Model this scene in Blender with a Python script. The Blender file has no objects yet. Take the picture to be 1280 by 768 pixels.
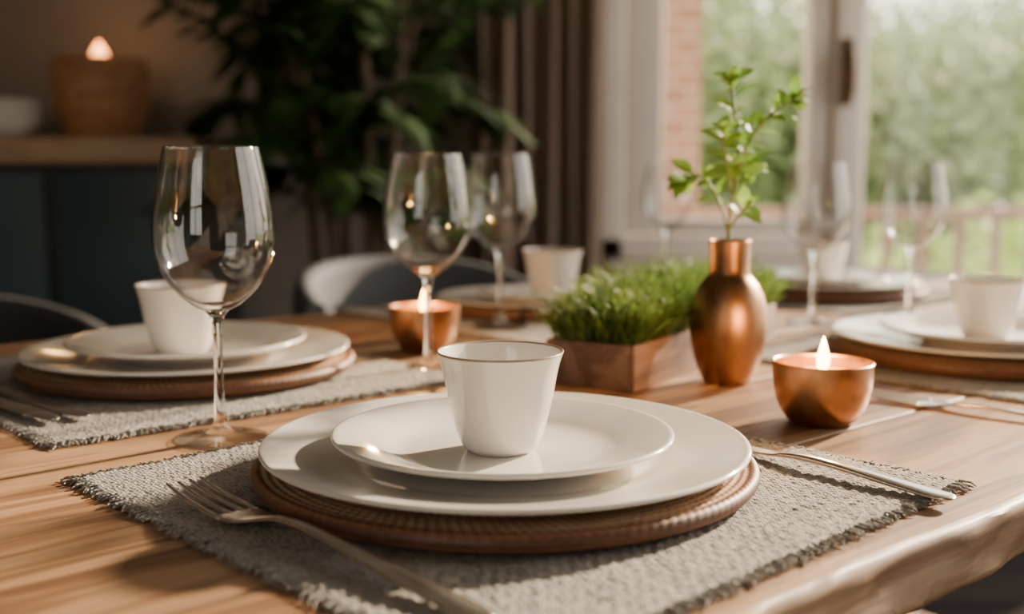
import bpy, bmesh, math, random
from mathutils import Vector, Matrix, noise, Euler
random.seed(7)
S=bpy.context.scene
COL=S.collection
TZ=0.75
A41=math.radians(41)
def EN(e,n): return (e*math.cos(A41)-n*math.sin(A41), e*math.sin(A41)+n*math.cos(A41))

# ------------------------------------------------------------------ materials
def new_mat(name):
    m=bpy.data.materials.new(name); m.use_nodes=True
    return m, m.node_tree.nodes, m.node_tree.links, m.node_tree.nodes['Principled BSDF']
def solid(name,c,rough=.5,metal=0,**kw):
    m,N,L,P=new_mat(name)
    P.inputs['Base Color'].default_value=(*c,1); P.inputs['Roughness'].default_value=rough
    P.inputs['Metallic'].default_value=metal
    for k,v in kw.items(): P.inputs[k.replace('_',' ')].default_value=v
    return m
def noisy(name,c1,c2,scale=10,rough=.5,metal=0,bump=0,stretch=(1,1,1),detail=6,lo=.3,hi=.7,rvar=0,coord='Object',bdist=.002,**kw):
    m,N,L,P=new_mat(name)
    tc=N.new('ShaderNodeTexCoord'); mp=N.new('ShaderNodeMapping'); mp.inputs['Scale'].default_value=stretch
    L.new(tc.outputs[coord],mp.inputs[0])
    nz=N.new('ShaderNodeTexNoise'); nz.inputs['Scale'].default_value=scale; nz.inputs['Detail'].default_value=detail
    L.new(mp.outputs[0],nz.inputs['Vector'])
    r=N.new('ShaderNodeValToRGB'); r.color_ramp.elements[0].position=lo; r.color_ramp.elements[1].position=hi
    r.color_ramp.elements[0].color=(*c1,1); r.color_ramp.elements[1].color=(*c2,1)
    L.new(nz.outputs['Fac'],r.inputs[0]); L.new(r.outputs[0],P.inputs['Base Color'])
    P.inputs['Roughness'].default_value=rough; P.inputs['Metallic'].default_value=metal
    if rvar:
        mr=N.new('ShaderNodeMapRange'); mr.inputs['To Min'].default_value=rough-rvar; mr.inputs['To Max'].default_value=rough+rvar
        L.new(nz.outputs['Fac'],mr.inputs[0]); L.new(mr.outputs[0],P.inputs['Roughness'])
    if bump:
        b=N.new('ShaderNodeBump'); b.inputs['Strength'].default_value=bump; b.inputs['Distance'].default_value=bdist
        L.new(nz.outputs['Fac'],b.inputs['Height']); L.new(b.outputs[0],P.inputs['Normal'])
    for k,v in kw.items(): P.inputs[k.replace('_',' ')].default_value=v
    return m
def wood(name,dark,mid,light,pl=None,gscale=1.0,rough=.42,bump=.25,off=(0,0,0),spec=.5):
    """grain along local X. pl=(origin,width) gives per-plank variation along local Y"""
    m,N,L,P=new_mat(name); P.inputs['Specular IOR Level'].default_value=spec
    tc=N.new('ShaderNodeTexCoord'); src=tc.outputs['Object']
    if pl:
        sep=N.new('ShaderNodeSeparateXYZ'); L.new(src,sep.inputs[0])
        a=N.new('ShaderNodeMath'); a.operation='SUBTRACT'; a.inputs[1].default_value=pl[0]; L.new(sep.outputs['Y'],a.inputs[0])
        d=N.new('ShaderNodeMath'); d.operation='DIVIDE'; d.inputs[1].default_value=pl[1]; L.new(a.outputs[0],d.inputs[0])
        f=N.new('ShaderNodeMath'); f.operation='FLOOR'; L.new(d.outputs[0],f.inputs[0])
        wn=N.new('ShaderNodeTexWhiteNoise'); wn.noise_dimensions='1D'; L.new(f.outputs[0],wn.inputs['W'])
        sc=N.new('ShaderNodeVectorMath'); sc.operation='SCALE'; sc.inputs['Scale'].default_value=7; L.new(wn.outputs['Color'],sc.inputs[0])
        ad=N.new('ShaderNodeVectorMath'); ad.operation='ADD'; L.new(src,ad.inputs[0]); L.new(sc.outputs[0],ad.inputs[1]); src=ad.outputs[0]
    mp=N.new('ShaderNodeMapping'); mp.inputs['Scale'].default_value=(1.3*gscale,14*gscale,14*gscale); mp.inputs['Location'].default_value=off; L.new(src,mp.inputs[0])
    n1=N.new('ShaderNodeTexNoise'); n1.inputs['Scale'].default_value=1.3; n1.inputs['Detail'].default_value=4; n1.inputs['Distortion'].default_value=1.2; L.new(mp.outputs[0],n1.inputs['Vector'])
    mp2=N.new('ShaderNodeMapping'); mp2.inputs['Scale'].default_value=(6*gscale,220*gscale,220*gscale); L.new(src,mp2.inputs[0])
    n2=N.new('ShaderNodeTexNoise'); n2.inputs['Scale'].default_value=1.0; n2.inputs['Detail'].default_value=5; L.new(mp2.outputs[0],n2.inputs['Vector'])
    ml=N.new('ShaderNodeMath'); ml.operation='MULTIPLY'; ml.inputs[1].default_value=26; L.new(n1.outputs['Fac'],ml.inputs[0])
    sn=N.new('ShaderNodeMath'); sn.operation='SINE'; L.new(ml.outputs[0],sn.inputs[0])
    mr=N.new('ShaderNodeMapRange'); mr.inputs['From Min'].default_value=-1; L.new(sn.outputs[0],mr.inputs[0])
    mx=N.new('ShaderNodeMix'); mx.data_type='FLOAT'; mx.inputs[0].default_value=.62; L.new(mr.outputs[0],mx.inputs[2]); L.new(n2.outputs['Fac'],mx.inputs[3])
    mx2=N.new('ShaderNodeMix'); mx2.data_type='FLOAT'; mx2.inputs[0].default_value=.4; L.new(mx.outputs[0],mx2.inputs[2]); L.new(n1.outputs['Fac'],mx2.inputs[3])
    r=N.new('ShaderNodeValToRGB'); cr=r.color_ramp
    cr.elements[0].position=.27; cr.elements[0].color=(*dark,1); cr.elements[1].position=.70; cr.elements[1].color=(*light,1)
    e=cr.elements.new(.48); e.color=(*mid,1)
    L.new(mx2.outputs[0],r.inputs[0]); out=r.outputs[0]
    if pl:
        hs=N.new('ShaderNodeHueSaturation'); mr2=N.new('ShaderNodeMapRange'); mr2.inputs['To Min'].default_value=.8; mr2.inputs['To Max'].default_value=1.14
        L.new(wn.outputs['Value'],mr2.inputs[0]); L.new(mr2.outputs[0],hs.inputs['Value']); L.new(out,hs.inputs['Color']); out=hs.outputs[0]
    L.new(out,P.inputs['Base Color'])
    rr=N.new('ShaderNodeMapRange'); rr.inputs['To Min'].default_value=rough+.12; rr.inputs['To Max'].default_value=rough-.05; L.new(mx2.outputs[0],rr.inputs[0]); L.new(rr.outputs[0],P.inputs['Roughness'])
    b=N.new('ShaderNodeBump'); b.inputs['Strength'].default_value=bump; b.inputs['Distance'].default_value=.0015; L.new(mx.outputs[0],b.inputs['Height']); L.new(b.outputs[0],P.inputs['Normal'])
    return m
def leafmat(name,c1,c2,scale,trans=.35,rough=.45):
    m=noisy(name,c1,c2,scale=scale,rough=rough,lo=.35,hi=.65)
    N=m.node_tree.nodes; L=m.node_tree.links; P=N['Principled BSDF']; O=N['Material Output']
    t=N.new('ShaderNodeBsdfTranslucent'); mx=N.new('ShaderNodeMixShader'); mx.inputs[0].default_value=trans
    col=P.inputs['Base Color'].links[0].from_socket; L.new(col,t.inputs[0])
    L.new(P.outputs[0],mx.inputs[1]); L.new(t.outputs[0],mx.inputs[2]); L.new(mx.outputs[0],O.inputs[0])
    return m
def thin_glass(name,center=(.985,.985,.985),edge=(.24,.23,.21),f0=.055,amt=.95,epow=4.5):
    m=bpy.data.materials.new(name); m.use_nodes=True; N=m.node_tree.nodes; L=m.node_tree.links; N.clear()
    O=N.new('ShaderNodeOutputMaterial'); T=N.new('ShaderNodeBsdfTransparent'); G=N.new('ShaderNodeBsdfGlossy'); G.inputs['Roughness'].default_value=.015
    lw=N.new('ShaderNodeLayerWeight'); lw.inputs['Blend'].default_value=.5
    pe=N.new('ShaderNodeMath'); pe.operation='POWER'; pe.inputs[1].default_value=epow; L.new(lw.outputs['Facing'],pe.inputs[0])
    r=N.new('ShaderNodeMix'); r.data_type='RGBA'; r.inputs[6].default_value=(*center,1); r.inputs[7].default_value=(*edge,1)
    L.new(pe.outputs[0],r.inputs[0]); L.new(r.outputs[2],T.inputs[0])
    p5=N.new('ShaderNodeMath'); p5.operation='POWER'; p5.inputs[1].default_value=5; L.new(lw.outputs['Facing'],p5.inputs[0])
    mm=N.new('ShaderNodeMath'); mm.operation='MULTIPLY_ADD'; mm.inputs[1].default_value=amt; mm.inputs[2].default_value=f0; L.new(p5.outputs[0],mm.inputs[0])
    mx=N.new('ShaderNodeMixShader'); L.new(mm.outputs[0],mx.inputs[0]); L.new(T.outputs[0],mx.inputs[1]); L.new(G.outputs[0],mx.inputs[2]); L.new(mx.outputs[0],O.inputs[0])
    return m
def emis(name,c,s):
    m=solid(name,c,.5); P=m.node_tree.nodes['Principled BSDF']
    P.inputs['Emission Color'].default_value=(*c,1); P.inputs['Emission Strength'].default_value=s
    return m

M={}
M['table']=wood('table_wood',(.105,.045,.019),(.255,.132,.062),(.41,.245,.13),pl=(.28,.1675),rough=.46,bump=.35)
M['ceramic']=noisy('ivory_ceramic',(.71,.67,.61),(.77,.735,.68),scale=9,rough=.13,detail=3,Coat_Weight=.35)
M['ceramic_rim']=solid('glaze_rim',(.34,.24,.17),.3)
M['copper']=noisy('brushed_copper',(.42,.21,.10),(.57,.32,.175),scale=60,rough=.32,metal=1,rvar=.06,bump=.15,bdist=.0006)
M['copper_dark']=noisy('aged_copper',(.13,.067,.036),(.44,.235,.118),scale=26,rough=.42,metal=1,rvar=.1,bump=.14,lo=.3,hi=.62,stretch=(1,1,.5),bdist=.0008)
M['steel']=noisy('cutlery_steel',(.62,.57,.51),(.74,.70,.64),scale=50,rough=.24,metal=1,rvar=.06)
M['bowlglass']=thin_glass('wine_glass_bowl')
M['pane']=thin_glass('window_pane_glass',edge=(.95,.96,.96),f0=.02,amt=.5)
M['glass']=solid('wine_glass_stem',(1,1,1),.0,0,IOR=1.45,Transmission_Weight=1.0)
M['wax']=solid('candle_wax',(.95,.62,.28),.45,Subsurface_Weight=.3)
M['wick']=solid('wick',(.02,.015,.01),.9)
M['flame']=emis('flame',(1,.58,.20),24)
M['flame_far']=emis('flame_orange',(1,.36,.10),9)
M['grass']=leafmat('grass_blade',(.055,.11,.02),(.22,.32,.07),28)
M['sprig']=leafmat('sprig_leaf',(.12,.25,.03),(.33,.51,.09),30)
M['stem']=solid('sprig_stem',(.17,.20,.06),.6)
M['soil']=noisy('soil',(.03,.02,.012),(.08,.05,.03),scale=80,rough=1,bump=.6)
M['planter']=wood('planter_wood',(.12,.06,.038),(.21,.115,.075),(.30,.18,.12),rough=.5)
M['palm']=leafmat('houseplant_leaf',(.018,.045,.014),(.055,.11,.028),9,trans=.25)
M['bark']=noisy('bark',(.06,.04,.025),(.16,.11,.07),scale=20,rough=.9,bump=.5)
M['wall']=noisy('wall_paint',(.195,.168,.146),(.225,.193,.168),scale=4,rough=.85,bump=.05)
M['ceil']=solid('ceiling_paint',(.38,.35,.32),.9)
M['floor']=wood('floor_wood',(.006,.005,.005),(.012,.010,.010),(.020,.017,.017),pl=(0,.14),gscale=.6,rough=.85,bump=.1,spec=.08)
M['frame']=noisy('window_frame_paint',(.62,.55,.48),(.68,.61,.54),scale=6,rough=.5)
M['bronze']=noisy('handle_bronze',(.05,.03,.018),(.12,.075,.04),scale=30,rough=.4,metal=1)
M['teal']=noisy('teal_lacquer',(.022,.048,.056),(.034,.066,.076),scale=5,rough=.45)
M['sidewood']=wood('sideboard_wood',(.24,.135,.07),(.38,.225,.13),(.48,.31,.18),rough=.5)
M['black']=solid('black_metal',(.015,.014,.013),.5)
M['bowlwood']=wood('turned_wood',(.28,.12,.05),(.46,.22,.10),(.58,.32,.15),rough=.5,gscale=2)
M['chairfab']=noisy('chair_fabric',(.036,.040,.046),(.054,.058,.066),scale=300,rough=.75,bump=.3)
M['chairfab_shaded']=noisy('shaded_chair_fabric',(.012,.013,.016),(.022,.023,.027),scale=300,rough=.85,bump=.3)  # same chair fabric, with shade put into a darker colour
M['rail']=noisy('railing_wood',(.32,.20,.15),(.42,.29,.22),scale=12,rough=.6)
M['deck']=wood('deck_wood',(.16,.11,.08),(.27,.19,.14),(.36,.27,.2),pl=(0,.12),rough=.6)
M['lawn']=noisy('lawn',(.20,.32,.07),(.38,.52,.14),scale=3,rough=.95)
M['treeleaf']=leafmat('tree_leaf',(.18,.25,.11),(.40,.47,.23),.8,trans=.45,rough=.6)  # outdoor leaf colours lightened to carry the haze
M['hedgeleaf']=leafmat('hedge_leaf',(.32,.44,.09),(.56,.69,.20),1.2,trans=.45,rough=.6)

def curtain_mat():
    m=noisy('curtain_linen',(.20,.145,.105),(.26,.19,.14),scale=160,rough=.9,bump=.2,stretch=(1,1,.15))
    N=m.node_tree.nodes; L=m.node_tree.links; P=N['Principled BSDF']; O=N['Material Output']
    t=N.new('ShaderNodeBsdfTranslucent'); t.inputs[0].default_value=(.35,.23,.14,1); mx=N.new('ShaderNodeMixShader'); mx.inputs[0].default_value=.2
    L.new(P.outputs[0],mx.inputs[1]); L.new(t.outputs[0],mx.inputs[2]); L.new(mx.outputs[0],O.inputs[0]); return m
M['curtain']=curtain_mat()
def brick_mat():
    m,N,L,P=new_mat('brick'); tc=N.new('ShaderNodeTexCoord'); mp=N.new('ShaderNodeMapping'); mp.inputs['Rotation'].default_value=(math.radians(90),0,0)
    L.new(tc.outputs['Object'],mp.inputs[0]); b=N.new('ShaderNodeTexBrick'); b.inputs['Scale'].default_value=4.5
    b.inputs['Color1'].default_value=(.50,.28,.21,1); b.inputs['Color2'].default_value=(.60,.37,.29,1); b.inputs['Mortar'].default_value=(.64,.55,.48,1); b.inputs['Mortar Size'].default_value=.026
    L.new(mp.outputs[0],b.inputs[0]); L.new(b.outputs[0],P.inputs['Base Color']); P.inputs['Roughness'].default_value=.9; return m
M['brick']=brick_mat()
def linen_mat():
    m,N,L,P=new_mat('coarse_linen'); tc=N.new('ShaderNodeTexCoord')
    n=N.new('ShaderNodeTexNoise'); n.inputs['Scale'].default_value=260; n.inputs['Detail'].default_value=4; L.new(tc.outputs['Object'],n.inputs['Vector'])
    n2=N.new('ShaderNodeTexNoise'); n2.inputs['Scale'].default_value=30; n2.inputs['Detail'].default_value=3; L.new(tc.outputs['Object'],n2.inputs['Vector'])
    ws=[]
    for d in ('X','Y'):
        w=N.new('ShaderNodeTexWave'); w.bands_direction=d; w.inputs['Scale'].default_value=110; w.inputs['Distortion'].default_value=2.2; w.inputs['Detail'].default_value=2; w.inputs['Detail Scale'].default_value=1.5
        L.new(tc.outputs['Object'],w.inputs['Vector']); ws.append(w)
    mu=N.new('ShaderNodeMath'); mu.operation='MULTIPLY'; L.new(ws[0].outputs['Fac'],mu.inputs[0]); L.new(ws[1].outputs['Fac'],mu.inputs[1])
    a=N.new('ShaderNodeMath'); a.operation='MULTIPLY_ADD'; a.inputs[1].default_value=.5; L.new(mu.outputs[0],a.inputs[0]); L.new(n.outputs['Fac'],a.inputs[2])
    a2=N.new('ShaderNodeMath'); a2.operation='MULTIPLY_ADD'; a2.inputs[1].default_value=.5; L.new(n2.outputs['Fac'],a2.inputs[0]); L.new(a.outputs[0],a2.inputs[2])
    r=N.new('ShaderNodeValToRGB'); r.color_ramp.elements[0].position=.45; r.color_ramp.elements[1].position=1.0
    r.color_ramp.elements[0].color=(.085,.077,.068,1); r.color_ramp.elements[1].color=(.36,.33,.295,1)
    L.new(a2.outputs[0],r.inputs[0]); L.new(r.outputs[0],P.inputs['Base Color']); P.inputs['Roughness'].default_value=.95
    b=N.new('ShaderNodeBump'); b.inputs['Strength'].default_value=.7; b.inputs['Distance'].default_value=.0016; L.new(a.outputs[0],b.inputs['Height']); L.new(b.outputs[0],P.inputs['Normal'])
    return m
M['linen']=linen_mat()
def rattan_mat(name,c1,c2,c3):
    m,N,L,P=new_mat(name); tc=N.new('ShaderNodeTexCoord')
    n=N.new('ShaderNodeTexNoise'); n.inputs['Scale'].default_value=120; n.inputs['Detail'].default_value=3; L.new(tc.outputs['Object'],n.inputs['Vector'])
    w=N.new('ShaderNodeTexWave'); w.wave_type='RINGS'; w.rings_direction='Z'; w.inputs['Scale'].default_value=62; w.inputs['Distortion'].default_value=.6
    L.new(tc.outputs['Object'],w.inputs['Vector'])
    mx=N.new('ShaderNodeMix'); mx.data_type='FLOAT'; mx.inputs[0].default_value=.5; L.new(w.outputs['Fac'],mx.inputs[2]); L.new(n.outputs['Fac'],mx.inputs[3])
    r=N.new('ShaderNodeValToRGB'); r.color_ramp.elements[0].position=.2; r.color_ramp.elements[0].color=(*c1,1); r.color_ramp.elements[1].position=.8; r.color_ramp.elements[1].color=(*c3,1)
    e=r.color_ramp.elements.new(.5); e.color=(*c2,1)
    L.new(mx.outputs[0],r.inputs[0]); L.new(r.outputs[0],P.inputs['Base Color']); P.inputs['Roughness'].default_value=.5
    b=N.new('ShaderNodeBump'); b.inputs['Strength'].default_value=.5; b.inputs['Distance'].default_value=.001; L.new(mx.outputs[0],b.inputs['Height']); L.new(b.outputs[0],P.inputs['Normal'])
    return m
M['rattan']=rattan_mat('rattan_top',(.20,.10,.058),(.38,.225,.13),(.56,.39,.25))
M['rattan_edge']=rattan_mat('rattan_edge',(.085,.033,.017),(.17,.070,.035),(.25,.115,.06))

# ------------------------------------------------------------------ mesh helpers
def add_obj(name,mesh,loc=(0,0,0),rot=(0,0,0),scale=1,parent=None):
    o=bpy.data.objects.new(name,mesh); COL.objects.link(o); o.location=loc; o.rotation_euler=rot
    o.scale=(scale,)*3 if not isinstance(scale,tuple) else scale
    if parent: o.parent=parent
    return o
def empty(name,loc=(0,0,0),rot=(0,0,0)):
    o=bpy.data.objects.new(name,None); COL.objects.link(o); o.location=loc; o.rotation_euler=rot; o.empty_display_size=.05; return o
class MB:
    def __init__(s): s.v=[]; s.f=[]; s.m=[]
    def add(s,vs,fs,mi=0):
        b=len(s.v); s.v+= [tuple(v) for v in vs]; s.f+=[tuple(i+b for i in f) for f in fs]
        s.m+= (mi if isinstance(mi,list) else [mi]*len(fs))
    def mesh(s,name,mats,smooth=True,angle=None):
        me=bpy.data.meshes.new(name); me.from_pydata(s.v,[],s.f); me.update()
        for m in mats: me.materials.append(M[m] if isinstance(m,str) else m)
        for i,p in enumerate(me.polygons): p.material_index=s.m[i]; p.use_smooth=smooth
        if angle is not None: me.set_sharp_from_angle(angle=math.radians(angle))
        return me
def crom(P,k=4):
    out=[]
    for i in range(len(P)-1):
        p0=P[max(i-1,0)]; p1=P[i]; p2=P[i+1]; p3=P[min(i+2,len(P)-1)]
        for j in range(k):
            t=j/k
            out.append(tuple(.5*((2*b)+(-a+c)*t+(2*a-5*b+4*c-d)*t*t+(-a+3*b-3*c+d)*t**3) for a,b,c,d in zip(p0,p1,p2,p3)))
    out.append(tuple(P[-1])); return out
def lathe(mb,prof,segs=96,mi=0,fn=None,off=(0,0,0),mif=None):
    vs=[];rings=[]
    for (r,z) in prof:
        if r<1e-6: rings.append([len(vs)]); vs.append((off[0],off[1],z+off[2]))
        else:
            R=[]
            for i in range(segs):
                a=2*math.pi*i/segs; rr,zz=(r,z) if fn is None else fn(r,z,a)
                R.append(len(vs)); vs.append((off[0]+rr*math.cos(a),off[1]+rr*math.sin(a),zz+off[2]))
            rings.append(R)
    fs=[];ms=[]
    for k in range(len(rings)-1):
        a,b=rings[k],rings[k+1]; m=mi if mif is None else mif(k,prof[k],prof[k+1])
        for i in range(segs):
            j=(i+1)%segs
            if len(a)==1 and len(b)==1: continue
            if len(a)==1: fs.append((a[0],b[j],b[i]))
            elif len(b)==1: fs.append((a[i],a[j],b[0]))
            else: fs.append((a[i],a[j],b[j],b[i]))
            ms.append(m)
    mb.add(vs,fs,ms)
def box(mb,x0,x1,y0,y1,z0,z1,mi=0,bev=0):
    if bev<=0:
        vs=[(x,y,z) for z in (z0,z1) for y in (y0,y1) for x in (x0,x1)]
        mb.add(vs,[(0,2,3,1),(4,5,7,6),(0,1,5,4),(2,6,7,3),(0,4,6,2),(1,3,7,5)],mi); return
    bm=bmesh.new(); bmesh.ops.create_cube(bm,size=1)
    for v in bm.verts: v.co=Vector(((x0+x1)/2+v.co.x*(x1-x0),(y0+y1)/2+v.co.y*(y1-y0),(z0+z1)/2+v.co.z*(z1-z0)))
    bmesh.ops.bevel(bm,geom=bm.edges[:],offset=bev,segments=3,affect='EDGES',profile=.5)
    bm.verts.index_update(); mb.add([v.co.copy() for v in bm.verts],[[v.index for v in f.verts] for f in bm.faces],mi); bm.free()
def tube(mb,pts,rad,segs=8,mi=0,cap=True):
    pts=[Vector(p) for p in pts]; n=len(pts); vs=[];fs=[]
    for i,p in enumerate(pts):
        t=(pts[min(i+1,n-1)]-pts[max(i-1,0)]).normalized()
        if i==0:
            ref=Vector((1,0,0)) if abs(t.x)<.8 else Vector((0,1,0)); u=t.cross(ref).normalized()
        else: u=(u-t*u.dot(t)).normalized()
        w=t.cross(u); r=rad[i] if isinstance(rad,(list,tuple)) else rad
        for k in range(segs):
            a=2*math.pi*k/segs; vs.append(p+(u*math.cos(a)+w*math.sin(a))*r)
    for i in range(n-1):
        for k in range(segs):
            k2=(k+1)%segs; fs.append((i*segs+k,i*segs+k2,(i+1)*segs+k2,(i+1)*segs+k))
    if cap: fs.append(tuple(range(segs))[::-1]); fs.append(tuple((n-1)*segs+k for k in range(segs)))
    mb.add(vs,fs,mi)
def loft(mb,secs,mi=0,segs=12,flat=1.0):
    vs=[];fs=[];n=len(secs)
    for (s,y,z,hw,ht) in secs:
        for k in range(segs):
            a=2*math.pi*k/segs; c=math.cos(a); q=math.sin(a)
            c=math.copysign(abs(c)**.7,c); q=math.copysign(abs(q)**.8,q)
            vs.append((s,y+c*hw,z+q*ht))
    for i in range(n-1):
        for k in range(segs):
            k2=(k+1)%segs; fs.append((i*segs+k,i*segs+k2,(i+1)*segs+k2,(i+1)*segs+k))
    fs.append(tuple(range(segs))[::-1]); fs.append(tuple((n-1)*segs+k for k in range(segs)))
    mb.add(vs,fs,mi)

# ------------------------------------------------------------------ room
YW=3.5; XL=-2.6; XR=2.15; YR=-1.8; CH=2.6; T=.15
def wall(name,boxes,mat='wall'):
    mb=MB()
    for b in boxes: box(mb,*b)
    return add_obj(name,mb.mesh(name,[mat],smooth=False))
wall('floor',[(XL-T,XR+T,YR-T,YW+T,-.1,0)],'floor')
wall('ceiling',[(XL-T,XR+T,YR-T,YW+T,CH,CH+.1)],'ceil')
wall('wall_left',[(XL-T,XL,YR-T,YW+T,0,CH)])
wall('wall_back',[(XL,.26,YW,YW+T,0,CH),(.26,2.06,YW,YW+T,2.3,CH),(.26,.93,YW,YW+T,0,.66),(2.06,XR+T,YW,YW+T,0,CH)])
wall('wall_right',[(XR,XR+T,YR-T,.1,0,CH),(XR,XR+T,3.43,YW,0,CH),(XR,XR+T,.1,3.43,0,.35),(XR,XR+T,.1,3.43,2.42,CH)])
FW=(-1.7,-.5)  # unseen window behind the camera, added for fill and glass reflections
wall('wall_front',[(XL,FW[0],YR-T,YR,0,CH),(FW[1],XR,YR-T,YR,0,CH),(FW[0],FW[1],YR-T,YR,0,.8),(FW[0],FW[1],YR-T,YR,2.3,CH)])
def trim(name,b): 
    mb=MB(); box(mb,*b,bev=.006); add_obj(name,mb.mesh(name,['frame'],angle=40))
trim('baseboard_back',(XL+.02,.24,YW-.016,YW-.001,.001,.12)); trim('baseboard_left',(XL+.001,XL+.016,YR+.02,YW-.02,.001,.12))

w1=empty('window_1')
mb=MB()
y0,y1=YW-.06,YW+.06
box(mb,.262,.345,y0,y1,.665,2.295,bev=.008); box(mb,.262,.97,y0,y1,2.2,2.295,bev=.008); box(mb,.262,.93,y0,y1,.665,.735,bev=.008)
box(mb,.352,.462,y0+.025,y1-.02,.74,2.195,bev=.012)
box(mb,.462,.905,y0+.025,y1-.02,.74,.79,bev=.01); box(mb,.462,.905,y0+.025,y1-.02,2.14,2.195,bev=.01)
box(mb,.905,.968,y0+.01,y1,.001,2.295,bev=.008)
box(mb,.292,.90,YW-.12,y0,.635,.662,bev=.006)
add_obj('frame',mb.mesh('win_frame',['frame'],angle=40),parent=w1)
mb=MB(); box(mb,.462,.905,YW-.004,YW+.002,.79,2.14); add_obj('pane',mb.mesh('win_pane',['pane'],smooth=False),parent=w1)
d1=empty('door_1')
mb=MB()
box(mb,.972,1.065,y0-.02,y1-.03,.01,2.2,bev=.012)
box(mb,1.065,1.078,y0+.01,y1-.04,.3,2.1,bev=.004)
box(mb,1.90,1.98,y0-.02,y1-.03,.01,2.2,bev=.012)
box(mb,1.065,1.90,y0-.02,y1-.03,.01,.30,bev=.012); box(mb,1.065,1.90,y0-.02,y1-.03,2.1,2.2,bev=.012)
box(mb,1.985,2.055,y0,y1,.001,2.295,bev=.006); box(mb,.975,1.985,y0,y1,2.21,2.295,bev=.006)
add_obj('frame',mb.mesh('door_frame',['frame'],angle=40),parent=d1)
mb=MB(); box(mb,1.078,1.90,YW-.02,YW-.014,.30,2.1); add_obj('pane',mb.mesh('door_pane',['pane'],smooth=False),parent=d1)
mb=MB()
box(mb,.985,1.022,y0-.035,y0-.021,1.13,1.33,bev=.006)
tube(mb,[(1.003,y0-.036,1.28),(1.003,y0-.075,1.28)],.010,12); tube(mb,[(1.003,y0-.075,1.285),(1.005,y0-.078,1.24),(1.006,y0-.076,1.19),(1.006,y0-.07,1.15)],[.010,.012,.011,.009],12)
add_obj('handle',mb.mesh('door_handle',['bronze'],angle=40),parent=d1)

w2=empty('window_2'); mb=MB()
for yy in (.1,1.05,2.0,3.36): box(mb,XR+.04,XR+.10,yy,yy+.06,.352,2.418,bev=.005)
box(mb,XR+.04,XR+.10,.16,3.36,.352,.41,bev=.005); box(mb,XR+.04,XR+.10,.16,3.36,2.36,2.418,bev=.005)
add_obj('frame',mb.mesh('win2_frame',['frame'],angle=40),parent=w2)
w3=empty('fill_window'); mb=MB()  # frame of the added opening that lets in fill light
for xx in (FW[0],(FW[0]+FW[1])/2-.025,FW[1]-.05): box(mb,xx,xx+.05,YR-.10,YR-.05,.802,2.298,bev=.005)
for zz in (.802,1.55,2.25): box(mb,FW[0]+.05,FW[1]-.05,YR-.10,YR-.05,zz,zz+.048,bev=.005)
add_obj('frame',mb.mesh('fill_win_frame',['frame'],angle=40),parent=w3)

def curtain(name,x0,x1,y,z0,z1,folds,amp):
    mb=MB(); nx=folds*14; nz=30; vs=[];fs=[]
    for j in range(nz+1):
        z=z0+(z1-z0)*j/nz
        for i in range(nx+1):
            u=i/nx; ph=u*folds*2*math.pi
            a=amp*(.75+.35*noise.noise(Vector((u*5,z*.5,3))))
            vs.append((x0+(x1-x0)*u+.012*math.sin(ph*.5+z),y+a*math.sin(ph+.3*math.sin(z*1.3))+.006*math.sin(2.3*ph),z))
    for j in range(nz):
        for i in range(nx): a=j*(nx+1)+i; fs.append((a,a+1,a+nx+2,a+nx+1))
    mb.add(vs,fs); o=add_obj(name,mb.mesh(name,['curtain'])); 
    s=o.modifiers.new('s','SOLIDIFY'); s.thickness=.003
    return o
curtain('curtain',-.13,.262,3.36,.02,2.5,6,.036)
mb=MB(); tube(mb,[(-.4,3.36,2.53),(2.1,3.36,2.53)],.012,12)
for x in (-.38,1.0,2.05): tube(mb,[(x,3.36,2.53),(x,3.499,2.53)],.007,8)
add_obj('curtain_rod',mb.mesh('curtain_rod',['black'],angle=40))

# ------------------------------------------------------------------ exterior
wall('balcony_floor',[(-1.5,6,YW+T,4.75,-.12,-.01)],'deck')
wall('lawn_ground',[(-30,40,4.8,60,-1.3,-1.2)],'lawn')
mb=MB(); box(mb,.46,.655,3.95,4.2,-.009,3.2); add_obj('brick_pillar',mb.mesh('brick_pillar',['brick'],smooth=False))
mb=MB()
box(mb,.67,5.5,4.43,4.50,.74,.79,bev=.008); box(mb,.67,5.5,4.445,4.485,.10,.14,bev=.006)
x=.75
while x<5.45: box(mb,x,x+.035,4.448,4.482,.14,.74,bev=.004); x+=.145
for x in (.67,2.6,4.4): box(mb,x,x+.07,4.43,4.50,-.01,.74,bev=.006)
add_obj('balcony_railing',mb.mesh('balcony_railing',['rail'],angle=40))
def leaf_cloud(mb,c,r,n,size,mi=0,flat=.8):
    for _ in range(n):
        d=Vector((random.gauss(0,1),random.gauss(0,1),random.gauss(0,1)*flat)).normalized()
        p=Vector(c)+Vector((d.x*r,d.y*r,d.z*r*flat))*(random.random()**.35)
        a=Vector((random.gauss(0,1),random.gauss(0,1),random.gauss(0,1))).normalized(); b=a.orthogonal().normalized()
        s=size*random.uniform(.6,1.3)
        mb.add([p-a*s,p+b*s*.45,p+a*s,p-b*s*.45],[(0,1,2,3)],mi)
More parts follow.
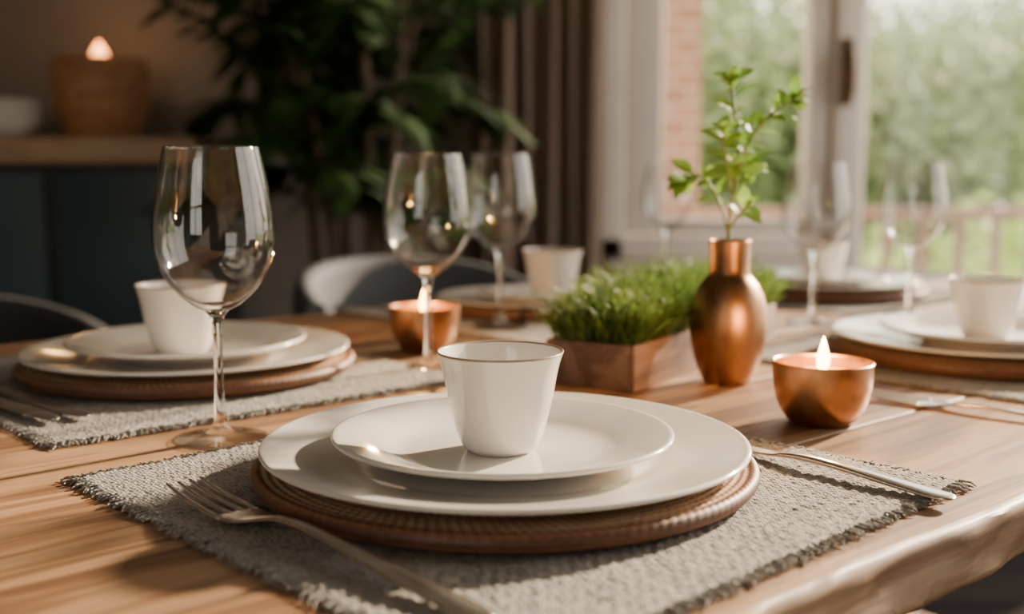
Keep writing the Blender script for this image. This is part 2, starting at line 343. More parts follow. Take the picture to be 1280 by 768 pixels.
def tree(x,y,h,r,n=2600,size=.17,seed=0):
    random.seed(seed); mb=MB(); g=-1.2
    pts=[(x,y,g),(x+.1,y,g+h*.35),(x-.05,y+.1,g+h*.6)]; tube(mb,pts,[.22,.16,.1],10,1)
    for k in range(6):
        a=k*1.05+random.random(); q=(x+math.cos(a)*r*.6,y+math.sin(a)*r*.6,g+h*random.uniform(.55,.85))
        tube(mb,[(x,y,g+h*random.uniform(.3,.5)),q],[.09,.03],6,1)
        leaf_cloud(mb,q,r*.62,n//8,size)
    leaf_cloud(mb,(x,y,g+h*.78),r,n//4,size)
    leaf_cloud(mb,(x,y,g+h*.45),r*.9,n//5,size)
    add_obj('tree',mb.mesh('tree',['treeleaf','bark'],smooth=False))
for i,(x,y,h,r) in enumerate([(3.0,14,4.0,1.8),(5.8,16,3.9,2.0),(8.6,19,4.8,2.4),(2.0,19,5.6,2.6),(11.5,22,5.2,2.8),(6.6,24,5.0,3.0),(0.2,16,6,2.5),(12,16,4.2,2.2),(4.0,26,5.0,3.2)]): tree(x,y,h,r,n=3400,seed=i+1)
random.seed(40)
for (x,y,w,h) in [(3.2,9.6,1.6,1.5),(5.0,10.4,1.6,1.9),(6.6,11,1.6,1.6),(1.6,10,1.3,1.3),(8.2,12,1.6,1.7)]:
    mb=MB()
    for k in range(6): leaf_cloud(mb,(x+random.uniform(-w,w)*.6,y+random.uniform(-.4,.4),-1.2+h*.5+random.uniform(-.1,.3)),h*.55,260,.10)
    tube(mb,[(x,y,-1.2),(x,y,-1.2+h*.6)],.05,8,1)
    add_obj('garden_shrub',mb.mesh('garden_shrub',['hedgeleaf','bark'],smooth=False))

# ------------------------------------------------------------------ sideboard + things
sb=empty('sideboard')
mb=MB(); box(mb,-2.45,-.82,2.93,3.46,.955,1.024,bev=.006); add_obj('top',mb.mesh('sb_top',['sidewood'],angle=40),parent=sb)
mb=MB(); box(mb,-2.42,-.84,2.975,3.45,.14,.954,bev=.003); add_obj('carcass',mb.mesh('sb_carc',['black'],angle=40),parent=sb)
mb=MB()
for a,b in ((-2.41,-1.84),(-1.815,-1.232),(-1.198,-.845)):
    box(mb,a,b,2.955,2.974,.16,.935,bev=.003)
add_obj('doors',mb.mesh('sb_doors',['teal'],angle=40),parent=sb)
mb=MB()
for x in (-2.35,-.90):
    for y in (3.02,3.4): tube(mb,[(x,y,.0),(x,y,.145)],[.014,.022],12)
add_obj('legs',mb.mesh('sb_legs',['black'],angle=40),parent=sb)
wb=empty('wooden_candle_bowl',(-1.17,3.24,1.0245))
mb=MB(); prof=crom([(0,0),(.085,0),(.10,.012),(.122,.07),(.132,.13),(.134,.19),(.130,.222),(.126,.226),(.121,.222),(.124,.18),(.118,.10),(.09,.03),(0,.02)],3)
lathe(mb,prof,64); add_obj('bowl',mb.mesh('wbowl',['bowlwood'],angle=50),parent=wb)
mb=MB(); lathe(mb,[(0,.022),(.05,.022),(.052,.03),(.052,.205),(.048,.21),(0,.208)],48); add_obj('candle',mb.mesh('wcandle',['wax'],angle=50),parent=wb)
flp=[(0,0),(.35,.06),(.5,.25),(.44,.45),(.27,.7),(.1,.9),(0,1)]
def flame(parent,loc,w,h,mt='flame'):
    mb=MB(); lathe(mb,crom([(r*w,z*h) for r,z in flp],3),20); add_obj('flame',mb.mesh('flame',[mt]),loc,parent=parent)
    mb=MB(); tube(mb,[(0,0,-.006),(0.0004,0,.0),(.001,0,.006)],.0009,6); add_obj('wick',mb.mesh('wick',['wick']),loc,parent=parent)
flame(wb,(0,0,.213),.050,.064,'flame_far')
l=bpy.data.lights.new('candle_light','POINT'); l.energy=.8; l.color=(1,.55,.2); l.shadow_soft_size=.02
o=bpy.data.objects.new('candle_light',l); COL.objects.link(o); o.parent=wb; o.location=(0,0,.31)
mb=MB()
for k in range(4):
    z=k*.017
    lathe(mb,[(r,z+zz) for r,zz in crom([(0,0),(.045,0),(.05,.003),(.082,.022),(.099,.048),(.101,.05),(.098,.05),(.08,.026),(.05,.007),(0,.006)],3)],56)
add_obj('stacked_bowls',mb.mesh('stacked_bowls',['ceramic']),(-1.385,3.085,1.0245))

# ------------------------------------------------------------------ big potted plant
random.seed(11)
pp=empty('potted_palm',(-.42,2.90,0))
mb=MB(); lathe(mb,crom([(0,0),(.12,0),(.13,.01),(.155,.15),(.17,.30),(.172,.33),(.165,.335),(.155,.32),(.15,.29),(0,.285)],3),56,mif=lambda k,a,b: 1 if b[0]<.15 and a[1]>.27 else 0)
add_obj('pot',mb.mesh('palm_pot',['black','soil'],angle=50),parent=pp)
mbS=MB(); mbL=MB()
canes=[]
for k in range(7):
    a=k*.9; bx,by=.07*math.cos(a),.07*math.sin(a); tx,ty=bx*2.2+random.uniform(-.08,.08),by*1.3; H=random.uniform(.95,1.75)
    pts=[(bx,by,.28),(bx*1.3+tx*.1,by*1.1,.28+(H-.28)*.5),(tx,ty,H)]; canes.append(pts); tube(mbS,crom(pts,4),.013,8)
YC=.36
def cl(v): return Vector((v.x,min(v.y,YC),v.z))
def frond(base,az,L,lift,nl=13,lw=.022,ll=.17):
    pts=[];p=Vector(base); d=Vector((math.cos(az)*math.cos(lift),math.sin(az)*math.cos(lift),math.sin(lift)))
    for i in range(14):
        pts.append(cl(p)); p=p+d*(L/13); d=(d+Vector((0,0,-.085))).normalized()
    tube(mbS,pts,[.004*(1-i/16) for i in range(14)],5)
    for i in range(nl):
        t=(i+2)/(nl+1.5); idx=min(int(t*13),12); q=pts[idx].lerp(pts[idx+1],t*13-idx); tan=(pts[idx+1]-pts[idx]).normalized()
        if tan.length<.1: tan=Vector((1,0,0))
        side=tan.cross(Vector((0,0,1))).normalized()
        for sg in (-1,1):
            dd=(side*sg*.85+tan*.75+Vector((0,0,random.uniform(-.35,.15)))).normalized(); l=ll*random.uniform(.8,1.1)*(1-.35*abs(t-.4))
            w=dd.cross(Vector((0,0,1))).normalized()*lw; m1=q+dd*l*.4; tip=q+dd*l+Vector((0,0,-l*.25))
            vs=[q,m1+w-Vector((0,0,.004)),m1,m1-w-Vector((0,0,.004)),tip]
            mbL.add([cl(v) for v in vs],[(0,1,2),(0,2,3),(1,4,2),(2,4,3)])
for c in canes:
    top=Vector(c[-1]); 
    for k in range(9):
        frond(top-Vector((0,0,random.uniform(0,.4))),random.uniform(0,2*math.pi),random.uniform(.26,.46),random.uniform(.2,1.1))
for k in range(14):
    frond((random.uniform(-.12,.12),random.uniform(-.1,.1),random.uniform(.8,1.05)),random.uniform(0,2*math.pi),random.uniform(.24,.34),random.uniform(.1,.7))
add_obj('canes',mbS.mesh('palm_canes',['bark']),parent=pp); add_obj('leaves',mbL.mesh('palm_leaves',['palm'],smooth=False),parent=pp)

# ------------------------------------------------------------------ table
tb=empty('dining_table',(0,0,0),(0,0,A41))
mb=MB(); E0,E1=-.28,1.98; NP=6; PW=.1675; TH=.036
for p in range(NP):
    n0=.28+p*PW+(.0010 if p else 0); n1=.28+(p+1)*PW-.0010
    steps=150
    cs=[]
    rr=[.010 if p==0 else .0022, .0022 if p<NP-1 else .008]
    def arc(cx,cz,rad,a0,a1,k=4): return [(cx+rad*math.cos(a0+(a1-a0)*i/k),cz+rad*math.sin(a0+(a1-a0)*i/k)) for i in range(k+1)]
    zt,zb=TZ,TZ-TH
    cs+=arc(n1-rr[1],zt-rr[1],rr[1],0,math.pi/2); 
    cs+=arc(n0+rr[0],zt-rr[0],rr[0],math.pi/2,math.pi)
    if p==0: cs+=[(n0,zt-.017),(n0,zt-.024)]
    cs+=arc(n0+.006,zb+.006,.006,math.pi,1.5*math.pi); cs+=arc(n1-.004,zb+.004,.004,1.5*math.pi,2*math.pi)
    K=len(cs); vs=[];fs=[]
    for i in range(steps+1):
        e=E0+(E1-E0)*i/steps
        for (y,z) in cs:
            if p==0 and y<n0+.011:
                nn=noise.noise(Vector((e*9,z*40,1)))*.005+noise.noise(Vector((e*36,z*90,5)))*.003
                y=y+nn; z=z+noise.noise(Vector((e*26,y*40,9)))*.0016 if z<TZ-.001 else z
            if p==NP-1 and y>n1-.008: y=y+noise.noise(Vector((e*10,z*40,1)))*.003
            vs.append((e,y,z))
    for i in range(steps):
        for k in range(K):
            k2=(k+1)%K; fs.append((i*K+k,(i+1)*K+k,(i+1)*K+k2,i*K+k2)[::-1])
    fs.append(tuple(range(K))); fs.append(tuple(steps*K+k for k in range(K))[::-1])
    mb.add(vs,fs)
me=mb.mesh('table_top',['table'],angle=35)
bm=bmesh.new(); bm.from_mesh(me); bmesh.ops.recalc_face_normals(bm,faces=bm.faces); bm.to_mesh(me); bm.free(); me.set_sharp_from_angle(angle=math.radians(35))
add_obj('top',me,parent=tb)
mb=MB()
for e in (-.05,1.70):
    for n in (.42,1.08): box(mb,e-.04,e+.04,n-.04,n+.04,.001,TZ-TH-.001,bev=.006)
    box(mb,e-.03,e+.03,.461,1.039,.62,TZ-TH-.001,bev=.005); box(mb,e-.03,e+.03,.461,1.039,.12,.19,bev=.005)
box(mb,.0,1.65,.72,.78,.125,.185,bev=.005)
add_obj('trestle',mb.mesh('table_legs',['table'],angle=40),parent=tb)

# ------------------------------------------------------------------ placemat
def placemat_mesh(sx,sy,seed):
    random.seed(seed); mb=MB(); nx=int(sx/.0021); ny=int(sy/.0021); vs=[];fs=[]
    def edge(u,v):
        wx=.0030*noise.noise(Vector((v*28,seed,1)))+.0016*noise.noise(Vector((v*140,seed,7)))
        wy=.0030*noise.noise(Vector((u*28,seed,3)))+.0016*noise.noise(Vector((u*140,seed,9)))
        return wx,wy
    for j in range(ny+1):
        for i in range(nx+1):
            u=i/nx*2-1; v=j/ny*2-1; x=u*sx/2; y=v*sy/2
            wx,wy=edge(x,y); x2=x+wx*abs(u)**6; y2=y+wy*abs(v)**6
            k=.0006*math.sin(x*2*math.pi/.0085+math.sin(y*60))*math.sin(y*2*math.pi/.0085)
            z=.0030+k+.0009*noise.noise(Vector((x*190,y*190,seed)))+.0006*noise.noise(Vector((x*30,y*30,seed)))
            ed=max(abs(u),abs(v)); 
            if ed>.985: z-=.0012
            vs.append((x2,y2,max(z,.001)))
    for j in range(ny):
        for i in range(nx): a=j*(nx+1)+i; fs.append((a,a+1,a+nx+2,a+nx+1))
    bo=[i for i in range(nx+1)]+[(j)*(nx+1)+nx for j in range(1,ny+1)]+[ny*(nx+1)+i for i in range(nx-1,-1,-1)]+[j*(nx+1) for j in range(ny-1,0,-1)]
    b0=len(vs)
    for k in bo: x,y,z=vs[k]; vs.append((x,y,0.0))
    m=len(bo)
    for k in range(m): k2=(k+1)%m; fs.append((bo[k],b0+k,b0+k2,bo[k2]))
    mb.add(vs,fs)
    for side in range(4):
        Ls=sx if side%2==0 else sy; c=int(Ls/.0019)
        for k in range(c):
            t=(k+random.random())/c*2-1
            if side==0: p=Vector((t*sx/2,-sy/2,0)); o=Vector((0,-1,0))
            elif side==1: p=Vector((sx/2,t*sy/2,0)); o=Vector((1,0,0))
            elif side==2: p=Vector((t*sx/2,sy/2,0)); o=Vector((0,1,0))
            else: p=Vector((-sx/2,t*sy/2,0)); o=Vector((-1,0,0))
            tg=Vector((-o.y,o.x,0)); l=random.uniform(.002,.007); j=random.uniform(-.8,.8)
            z0=random.uniform(.0012,.0028); q0=p-o*.004; q1=p+o*l*.5+tg*j*l*.3; q2=p+o*l+tg*j*l
            tube(mb,[(q0.x,q0.y,z0+.0005),(q1.x,q1.y,z0+.0004),(q2.x,q2.y,.0009)],[.0007,.0006,.0004],4,0,False)
    return mb.mesh('placemat',['linen'])
MATZ=TZ+.0003
pmA=placemat_mesh(.385,.385,3); pmB=placemat_mesh(.37,.40,5)
def mat_at(e,n,me,r=41): 
    x,y=EN(e,n); add_obj('placemat',me,(x,y,MATZ),(0,0,math.radians(r)))
add_obj('placemat',pmA,(.002,.662,MATZ),(0,0,math.radians(44)))
mat_at(.435,.975,pmB,42); mat_at(1.09,.515,pmB); mat_at(.99,1.085,pmB); mat_at(1.47,1.0,pmB,41)
STK=MATZ+.0046

# ------------------------------------------------------------------ dishes
mb=MB()
prof=[(0,.0),(.10,0),(.138,.0),(.146,.001),(.1505,.004),(.152,.0075),(.1505,.0108),(.147,.0120)]
rr=.147
ring=[]
while rr>.105: 
    ring+= [(rr-.0012,.0112),(rr-.0026,.0103+.0), (rr-.0036,.0112)]; rr-=.0042
prof=crom(prof,2)+ring+[(.10,.0088),(.05,.0085),(0,.0085)]
def rfn(r,z,a):
    if r>.1 and z>.002: 
        s=math.sin(a*150+ (r*900)); return r+.00025*s,z+.0004*s
    return r,z
lathe(mb,prof,450,fn=rfn,mif=lambda k,a,b:1 if (a[0]>.1465) or a[1]<.005 else 0)
me_ch=mb.mesh('charger',['rattan','rattan_edge'])
mb=MB(); lathe(mb,[(0,.0015),(.083,.0015),(.0845,0),(.087,0),(.0885,.002)]+crom([(.0885,.002),(.115,.0062),(.138,.0100),(.1455,.0112)],4)[1:]+[(.1467,.0118),(.1471,.0128),(.1466,.0138),(.1455,.0142)]+crom([(.1455,.0142),(.135,.0122),(.115,.0086),(.100,.0062),(.092,.0047),(.085,.0042),(.06,.004)],4)[1:]+[(0,.004)],160)
me_dp=mb.mesh('dinner_plate',['ceramic'])
mb=MB(); lathe(mb,[(0,.0012),(.052,.0012),(.053,0),(.056,0),(.0572,.0018)]+crom([(.0572,.0018),(.072,.0052),(.088,.0100),(.0988,.0132)],4)[1:]+[(.1003,.0141),(.1010,.0153),(.1005,.0164),(.0994,.0167)]+crom([(.0994,.0167),(.088,.0138),(.075,.0097),(.066,.0062),(.060,.0047),(.054,.0042),(.04,.004)],4)[1:]+[(0,.004)],144)
me_sp=mb.mesh('salad_plate',['ceramic'])
mb=MB(); outer=crom([(.0200,.0010),(.0222,.0030),(.0248,.0085),(.0278,.018),(.0306,.030),(.0328,.042),(.0348,.0515),(.0370,.0580)],4); 
inner=crom([(.0358,.0584),(.0336,.0515),(.0315,.042),(.0292,.030),(.0262,.018),(.0225,.0095),(.016,.005),(.008,.0035)],4)
lathe(mb,[(0,.001),(.0175,.001),(.0182,0),(.0192,0)]+outer+[(.0372,.0590),(.0366,.0594)]+inner+[(0,.0033)],96,mif=lambda k,a,b:1 if a[1]>.0579 and b[1]>.0579 else 0)
me_cup=mb.mesh('cup',['ceramic','ceramic_rim'])
def setting(x,y,s=1.0,cup=(0,0,1.0),z=STK,sp=1.0,spy=0):
    add_obj('charger_plate',me_ch,(x,y,z),scale=s)
    add_obj('dinner_plate',me_dp,(x,y,z+.0090*s),scale=s)
    add_obj('salad_plate',me_sp,(x+cup[0]*.5,y+spy,z+.0134*s),scale=s*sp)
    add_obj('porcelain_cup',me_cup,(x+cup[0],y+cup[1],z+.0134*s+.0043*s*sp),scale=s*cup[2])
setting(-.004,.667,1.0,(-.003,-.007,1.02),sp=1.015,spy=-.007)
setting(-.300,1.03,1.0,(-.002,-.015,1.08),sp=1.07)
setting(.474,1.115,1.0,(.000,-.005,1))
setting(.022,1.49,.84,(.032,0,1.3))
setting(.47,1.69,1.0,(0,0,1.0))

foot=[(0,.0006),(.02,.0006),(.0322,0),(.0332,.0004),(.0334,.0012),(.0326,.0018)]+crom([(.0326,.0018),(.022,.0030),(.012,.0052),(.0065,.0090),(.0042,.016),(.0034,.028),(.0032,.05),(.0032,.070),(.0036,.082),(.0050,.0905),(.0085,.0955)],4)[1:]
bowlo=crom([(.0085,.0955),(.016,.0995),(.0255,.108),(.0335,.1185),(.0392,.131),(.0416,.146),(.0411,.163),(.0385,.182),(.0350,.200),(.0322,.2125)],5)[1:]
bowli=crom([(.0315,.2125),(.0342,.200),(.0377,.182),(.0403,.163),(.0408,.146),(.0383,.131),(.0325,.1192),(.0245,.1092),(.0150,.1022),(.006,.0990)],5)
nf=len(foot)
mb=MB(); full=foot+bowlo+[(.0319,.2130)]+bowli+[(0,.0984)]
lathe(mb,full,96,mif=lambda k,a,b: 1 if (k>=nf-1 and not (a[0]<.012 and a[1]<.1035 and k>nf+20)) or (k<nf-1 and b[1]<.006 and max(a[0],b[0])>.009) else 0)
me_wg=mb.mesh('wine_glass',['glass','bowlglass'])
for (x,y,sz,dz) in [(-.206,.775,.965,0),(-.0795,1.055,.96,0),(-.014,1.315,.955,.0049),(.375,1.385,.93,0),(.52,1.455,.93,0),(.262,1.90,.93,0)]:
    add_obj('wine_glass',me_wg,(x,y,TZ+.0004+dz),scale=(1,1,sz))

# ------------------------------------------------------------------ cutlery (local X from tip 0 to handle end)
def fork_mesh(L=.21,ws=1.0,zs=1.0):
    mb=MB(); k=L/.21
    def zc(s):
        pts=[(0,.0085),(.02,.0045),(.045,.0022),(.062,.0035),(.08,.0085),(.10,.0098),(.14,.0068),(.18,.0030),(.21,.0016)]
        for i in range(len(pts)-1):
            if s<=pts[i+1][0]:
                t=(s-pts[i][0])/(pts[i+1][0]-pts[i][0])
                return (pts[i][1]*(1-t)+pts[i+1][1]*t-.0016)*zs+.0016
        return pts[-1][1]
    body=[(.046,.0118,.0008),(.049,.0122,.0010),(.055,.0120,.0011),(.061,.0105,.0012),(.067,.0072,.0013),(.073,.0044,.0015),(.082,.0031,.0017),(.10,.0031,.0017),(.13,.0040,.0015),(.16,.0054,.0014),(.19,.0066,.0013),(.202,.0066,.0013),(.207,.0054,.0012),(.2095,.0028,.001),(.21,.001,.0006)]
    secs=crom([(s,0,zc(s),w,t) for s,w,t in body],3); loft(mb,[(s*k,y,z,w*ws,t) for s,y,z,w,t in secs],segs=14)
    for q in (-1.5,-.5,.5,1.5):
        ss=[(0,q*.0062,.0006,.0004),(.003,q*.0062,.0011,.0006),(.02,q*.0064,.0015,.0009),(.04,q*.0066,.0019,.0010),(.050,q*.0067,.0021,.0010)]
        secs=crom([(s,y,zc(s),w,t) for s,y,w,t in ss],4); loft(mb,[(s*k,y*ws,z,w*ws,t) for s,y,z,w,t in secs],segs=8)
    return mb.mesh('fork',['steel'])
def tknife_mesh():
    mb=MB()
    body=[(0,.0012,.0026,.0005),(.004,.0035,.0026,.0006),(.015,.0062,.0026,.0007),(.04,.0072,.0028,.0008),(.055,.0060,.0036,.0010),(.062,.0036,.0044,.0016),(.075,.0036,.0052,.0022),(.10,.0044,.0052,.0022),(.135,.0064,.0036,.0020),(.160,.0078,.0024,.0018),(.170,.0076,.0022,.0016),(.1755,.0055,.0021,.0013),(.178,.0014,.002,.0006)]
    loft(mb,crom([(s,0,z,w,t) for s,w,z,t in body],3),segs=14)
    return mb.mesh('butter_knife',['steel'])
def knife_mesh():
    mb=MB()
    body=[(0,.0015,.0005),(.004,.0045,.0006),(.015,.0078,.0007),(.05,.0092,.0008),(.10,.0090,.0009),(.112,.0070,.0014),(.118,.0050,.0024),(.15,.0055,.0028),(.20,.0066,.0030),(.224,.0066,.0030),(.2285,.0045,.0024),(.23,.0015,.001)]
    loft(mb,crom([(s,0,.0032,w,t) for s,w,t in body],3),segs=14)
    return mb.mesh('knife',['steel'])
def place(name,me,tip,end,z):
    a=math.atan2(end[1]-tip[1],end[0]-tip[0]); add_obj(name,me,(tip[0],tip[1],z),(0,0,a))
CZ=MATZ+.0040
place('dinner_fork',fork_mesh(.258,1.12),(-.1885,.626),(-.008,.440),CZ)
place('butter_knife',tknife_mesh(),(.135,.748),(.248,.611),CZ)
place('dinner_fork',fork_mesh(.21,1.15,.45),(.298,.925),(.437,.792),TZ+.0006)
f2=fork_mesh(.21,1.1)
kn=knife_mesh(); place('table_knife',kn,(-.316,.818),(-.48,.965),CZ)
place('table_knife',kn,(-.335,.808),(-.50,.955),CZ)
place('dinner_fork',f2,(-.10,1.36),(-.235,1.50),CZ)

# ------------------------------------------------------------------ candle holders
def candle_holder(x,y,s=1.0):
    h=empty('copper_candle_holder',(x,y,TZ+.0004)); h.scale=(s,)*3
    mb=MB(); lathe(mb,[(0,.001),(.019,.001),(.020,0),(.0225,0)]+crom([(.0225,0),(.0275,.005),(.0325,.014),(.0355,.025),(.0368,.036),(.0372,.0445)],4)[1:]+[(.0373,.0462),(.0365,.0468),(.0356,.0460)]+crom([(.0352,.0445),(.0348,.036),(.0335,.025),(.030,.014),(.022,.007),(.012,.0065)],4)+[(0,.0065)],80)
    add_obj('bowl',mb.mesh('candle_bowl',['copper'],angle=50),parent=h)
    mb=MB(); lathe(mb,[(0,.008),(.022,.008),(.030,.016),(.0330,.027),(.0342,.036),(.0325,.0362),(.02,.0352),(.008,.0350),(0,.0352)],64)
    add_obj('wax',mb.mesh('candle_wax',['wax'],angle=50),parent=h)
    flame(h,(0,0,.0395),.0098,.026)
    l=bpy.data.lights.new('candle_light','POINT'); l.energy=1.5; l.color=(1,.50,.16); l.shadow_soft_size=.006
    o=bpy.data.objects.new('candle_light',l); COL.objects.link(o); o.parent=h; o.location=(0,0,.072)
candle_holder(.234,.831); candle_holder(-.092,1.172)

# ------------------------------------------------------------------ vase + sprig
VX,VY=.193,.991
mb=MB()
lathe(mb,[(0,.001),(.0165,.001),(.0175,0),(.0195,0)]+crom([(.0195,0),(.0235,.006),(.0295,.022),(.0335,.042),(.0342,.058),(.0318,.074),(.0262,.087),(.0200,.095),(.0182,.099),(.0178,.106),(.0179,.118),(.0184,.126)],5)[1:]+[(.0187,.1272),(.0180,.128),(.0168,.1275)]+crom([(.0165,.126),(.016,.106),(.0172,.097),(.028,.075),(.030,.05),(.018,.008)],4)+[(0,.006)],96)
add_obj('copper_vase',mb.mesh('copper_vase',['copper_dark'],angle=60),(VX,VY,TZ+.0004))
random.seed(5)
mb=MB()
def leaf(p,d,l,w,mi=0,curl=.25):
    p=Vector(p); d=Vector(d).normalized(); s=d.cross(Vector((random.uniform(-.4,.4),random.uniform(-.9,-.1),1))).normalized(); n=s.cross(d).normalized()
    prof=[(0,.06),(.15,.45),(.35,.9),(.55,1),(.75,.75),(.9,.38),(1,.0)]; vs=[];fs=[]
    for t,q in prof:
        c=p+d*l*t-n*curl*l*t*t; vs+= [c+s*w*q*.5+n*w*.12*q,c,c-s*w*q*.5+n*w*.12*q]
    for i in range(len(prof)-1):
        a=i*3; fs+=[(a,a+1,a+4,a+3),(a+1,a+2,a+5,a+4)]
    mb.add(vs,fs,mi)
def stem(pts,r0,r1,n,ll,start=.2,tipcluster=5):
    P=[Vector(p) for p in crom(pts,6)]; k=len(P); tube(mb,P,[r0+(r1-r0)*i/k for i in range(k)],7,1)
    for i in range(n):
        t=start+(1-start)*(i+.5)/n; f=t*(k-1); a=int(min(f,k-2)); p=P[a].lerp(P[a+1],f-a); tan=(P[a+1]-P[a]).normalized()
        an=i*2.4+random.uniform(-.4,.4); u=tan.orthogonal().normalized(); w=tan.cross(u)
        d=(u*math.cos(an)+w*math.sin(an))*.9+tan*.55; l=ll*random.uniform(.75,1.2)
        leaf(p,d,l,l*.58,0)
    for i in range(tipcluster):
        tan=(P[-1]-P[-3]).normalized(); an=i*1.3; u=tan.orthogonal().normalized(); w=tan.cross(u)
        leaf(P[-1]-tan*.004*(i%3),(u*math.cos(an)+w*math.sin(an))*.6+tan*.9,ll*.75,ll*.42,0,.5)
def W(u,v,dy=0): return ((u-908)/1400.0,dy,(480-v)/1400.0+.0)
stem([W(907,400),W(906,300),W(908,262,-.004),W(914,225,-.006),W(916,185,-.002),W(911,150,.004),W(906,110,.006)],.0020,.0013,19,.024,.42,9)
stem([W(914,225,-.006),W(922,192,-.012),W(938,165,-.018),W(955,149,-.02),W(977,134,-.02)],.0015,.0010,17,.021,.12,12)
stem([W(906,300,0),W(898,268,.006),W(885,240,.010),W(868,226,.012),W(850,233,.012)],.0015,.0010,13,.022,.25,8)
stem([W(909,252,0),W(900,225,-.014),W(893,195,-.022),W(890,172,-.026)],.0013,.0009,9,.022,.2,5)
stem([W(912,235,0),W(922,222,.010),W(933,212,.016),W(943,207,.02)],.0013,.0009,8,.021,.2,5)
stem([W(906,295,0),W(915,275,-.01),W(926,264,-.015)],.0012,.0009,5,.018,.3,3)
add_obj('leafy_sprig',mb.mesh('leafy_sprig',['sprig','stem']),(VX,VY,TZ+.004))

# ------------------------------------------------------------------ planter of grass
pl=empty('herb_planter',(.163,1.118,TZ+.0004),(0,0,math.radians(58)))
LX,LY,HZ,t=.36,.088,.040,.006
mb=MB()
box(mb,-LX/2,LX/2,-LY/2,-LY/2+t,0,HZ,bev=.0012); box(mb,-LX/2,LX/2,LY/2-t,LY/2,0,HZ,bev=.0012)
box(mb,-LX/2,-LX/2+t,-LY/2+t,LY/2-t,0,HZ-.0003,bev=.001); box(mb,LX/2-t,LX/2,-LY/2+t,LY/2-t,0,HZ-.0003,bev=.001)
box(mb,-LX/2+t,LX/2-t,-LY/2+t,LY/2-t,.001,.006)
add_obj('box',mb.mesh('planter_box',['planter'],angle=40),parent=pl)
mb=MB(); box(mb,-LX/2+t+.0003,LX/2-t-.0003,-LY/2+t+.0003,LY/2-t-.0003,.0065,.034); add_obj('soil',mb.mesh('soil',['soil'],smooth=False),parent=pl)
random.seed(21); mb=MB()
for i in range(6500):
    x=random.uniform(-LX/2+.008,LX/2-.008); y=random.uniform(-LY/2+.008,LY/2-.008)
    ox=x/(LX/2); oy=y/(LY/2)
    az=random.uniform(0,2*math.pi); lean=random.uniform(.05,.7)
    d=Vector((math.cos(az)*lean+ox*.25*abs(ox)**3,math.sin(az)*lean+oy*.55,1)).normalized()
    bulge=1-.35*abs(ox)**3
    l=random.uniform(.03,.068)*bulge*(1+.25*(noise.noise(Vector((x*25,y*25,0)))))
    w=random.uniform(.0007,.0014); p=Vector((x,y,.033)); side=d.cross(Vector((random.uniform(-1,1),random.uniform(-1,1),.2))).normalized()*w
    droop=Vector((d.x,d.y,0))*l*random.uniform(.1,.5)
    q1=p+d*l*.5; q2=p+d*l*.82+droop*.4; q3=p+d*l+droop+Vector((0,0,-.004))
    mb.add([p-side*.7,p+side*.7,q1-side,q1+side,q2-side*.7,q2+side*.7,q3],[(0,1,3,2),(2,3,5,4),(4,5,6)])
    if i%4==0:
        for k in (.5,.7,.9):
            b=p+d*l*k; dd=(d+Vector((random.gauss(0,1),random.gauss(0,1),0))*.5).normalized(); s2=dd.orthogonal().normalized()*.0006
            mb.add([b-s2*.4,b+dd*.008+s2,b+dd*.018,b+dd*.008-s2],[(0,1,2,3)])
add_obj('grass',mb.mesh('planter_grass',['grass'],smooth=False),parent=pl)

# ------------------------------------------------------------------ chairs
def chair(e,n,face,topz=.79,fab='chairfab'):
    x,y=EN(e,n); c=empty('dining_chair',(x,y,0),(0,0,face))
    mb=MB(); R=.235; th=.042; nA=36; vs=[];fs=[]; K=12
    for i in range(nA+1):
        a=math.radians(180-82+164*i/nA); f=abs(i/nA*2-1)
        zt=topz-.05*f**2.5; zb=.50
        for k in range(K):
            b=2*math.pi*k/K; cr=math.cos(b); cz=math.sin(b)
            cr=math.copysign(abs(cr)**.6,cr); cz=math.copysign(abs(cz)**.28,cz)
            rr=R+cr*th/2; vs.append((rr*math.cos(a)*1.0,rr*math.sin(a),(zt+zb)/2+cz*(zt-zb)/2))
    for i in range(nA):
        for k in range(K): k2=(k+1)%K; fs.append((i*K+k,i*K+k2,(i+1)*K+k2,(i+1)*K+k))
    fs.append(tuple(range(K))[::-1]); fs.append(tuple(nA*K+k for k in range(K)))
    mb.add(vs,fs); add_obj('backrest',mb.mesh('chair_back',[fab],angle=70),parent=c)
    mb=MB(); bm=bmesh.new(); bmesh.ops.create_cube(bm,size=1)
    for v in bm.verts: v.co=Vector((.015+v.co.x*.42,v.co.y*.42,.445+v.co.z*.085))
    bmesh.ops.bevel(bm,geom=bm.edges[:],offset=.035,segments=4,affect='EDGES'); bm.verts.index_update()
    mb.add([v.co.copy() for v in bm.verts],[[v.index for v in f.verts] for f in bm.faces]); bm.free()
    add_obj('seat',mb.mesh('chair_seat',[fab],angle=60),parent=c)
    mb=MB()
    for sx in (-1,1):
        for sy in (-1,1): tube(mb,[(sx*.15+.01,sy*.15,.405),(sx*.2+.01,sy*.19,.0)],[.016,.010],12)
    for sy in (-1,1): tube(mb,[(-.12,sy*.19,.44),(-.155,sy*.185,.56)],.009,8)
    add_obj('legs',mb.mesh('chair_legs',['black'],angle=50),parent=c)
fa=A41-math.pi/2
chair(1.16,1.51,fa,.78); chair(.36,1.53,fa,.765,'chairfab_shaded')
chair(1.09,.20,A41+math.pi/2,.78,'chairfab_shaded')

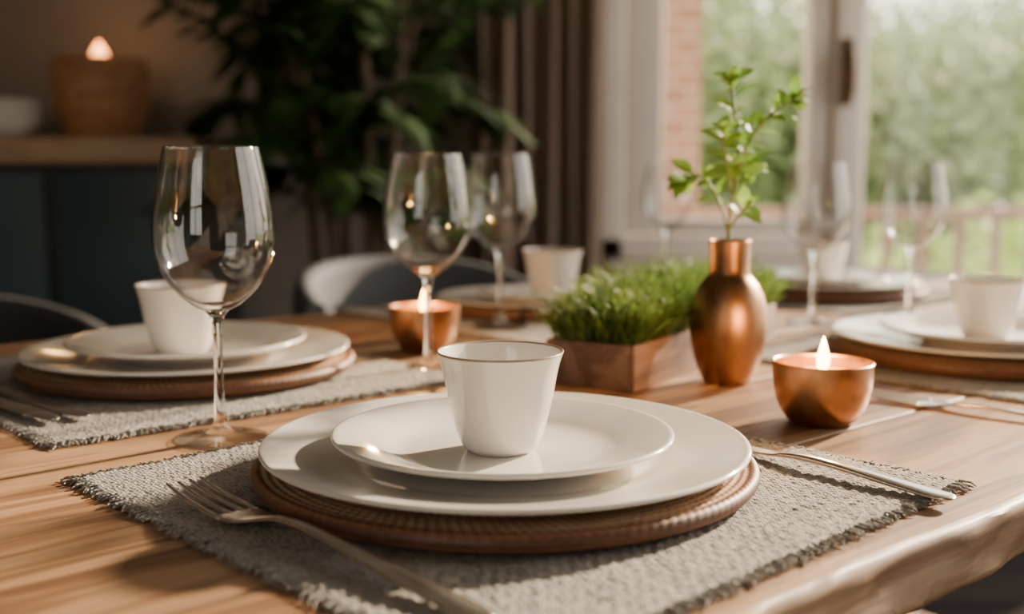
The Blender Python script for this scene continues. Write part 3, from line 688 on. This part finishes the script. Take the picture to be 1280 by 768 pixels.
# ------------------------------------------------------------------ lights
def sun(d,e,c,ang):
    l=bpy.data.lights.new('sun','SUN'); l.energy=e; l.color=c; l.angle=math.radians(ang)
    o=bpy.data.objects.new('sun',l); COL.objects.link(o); o.rotation_euler=Vector(d).to_track_quat('-Z','Y').to_euler(); o.location=(6,5,5)
sun((-.7,-.65,-.385),19,(1,.80,.57),2.5)
def portal(loc,rot,sx,sy):
    l=bpy.data.lights.new('window_daylight','AREA'); l.shape='RECTANGLE'; l.size=sx; l.size_y=sy; l.cycles.is_portal=True
    o=bpy.data.objects.new('window_daylight',l); COL.objects.link(o); o.location=loc; o.rotation_euler=rot
portal((XR+.12,1.76,1.4),(0,math.radians(90),0),2.05,3.3)
portal(((FW[0]+FW[1])/2,YR-.05,1.55),(math.radians(90),0,0),FW[1]-FW[0],1.5)
portal((1.16,YW+.1,1.3),(math.radians(-90),0,0),1.8,2.1)
w=bpy.data.worlds.new('World'); S.world=w; w.use_nodes=True
N=w.node_tree.nodes; L=w.node_tree.links; bg=N['Background']
sk=N.new('ShaderNodeTexSky'); sk.sky_type='NISHITA'; sk.sun_disc=False; sk.sun_elevation=math.radians(26); sk.sun_rotation=math.radians(55); sk.dust_density=3; sk.air_density=1.2
mx=N.new('ShaderNodeMix'); mx.data_type='RGBA'; mx.inputs[0].default_value=.75; mx.inputs[7].default_value=(2.6,2.35,2.05,1)
sc=N.new('ShaderNodeVectorMath'); sc.operation='SCALE'; sc.inputs['Scale'].default_value=.25; L.new(sk.outputs[0],sc.inputs[0])
L.new(sc.outputs[0],mx.inputs[6]); L.new(mx.outputs[2],bg.inputs[0]); bg.inputs[1].default_value=1.75

# ------------------------------------------------------------------ camera
cd=bpy.data.cameras.new('camera'); cam=bpy.data.objects.new('camera',cd); COL.objects.link(cam); S.camera=cam
cd.sensor_width=36; cd.lens=1400/1280*36; cam.location=(0,0,.94); cam.rotation_euler=(math.radians(83),0,0)
cd.clip_start=.01; cd.clip_end=200
cd.dof.use_dof=True; cd.dof.focus_distance=.68; cd.dof.aperture_fstop=3.8
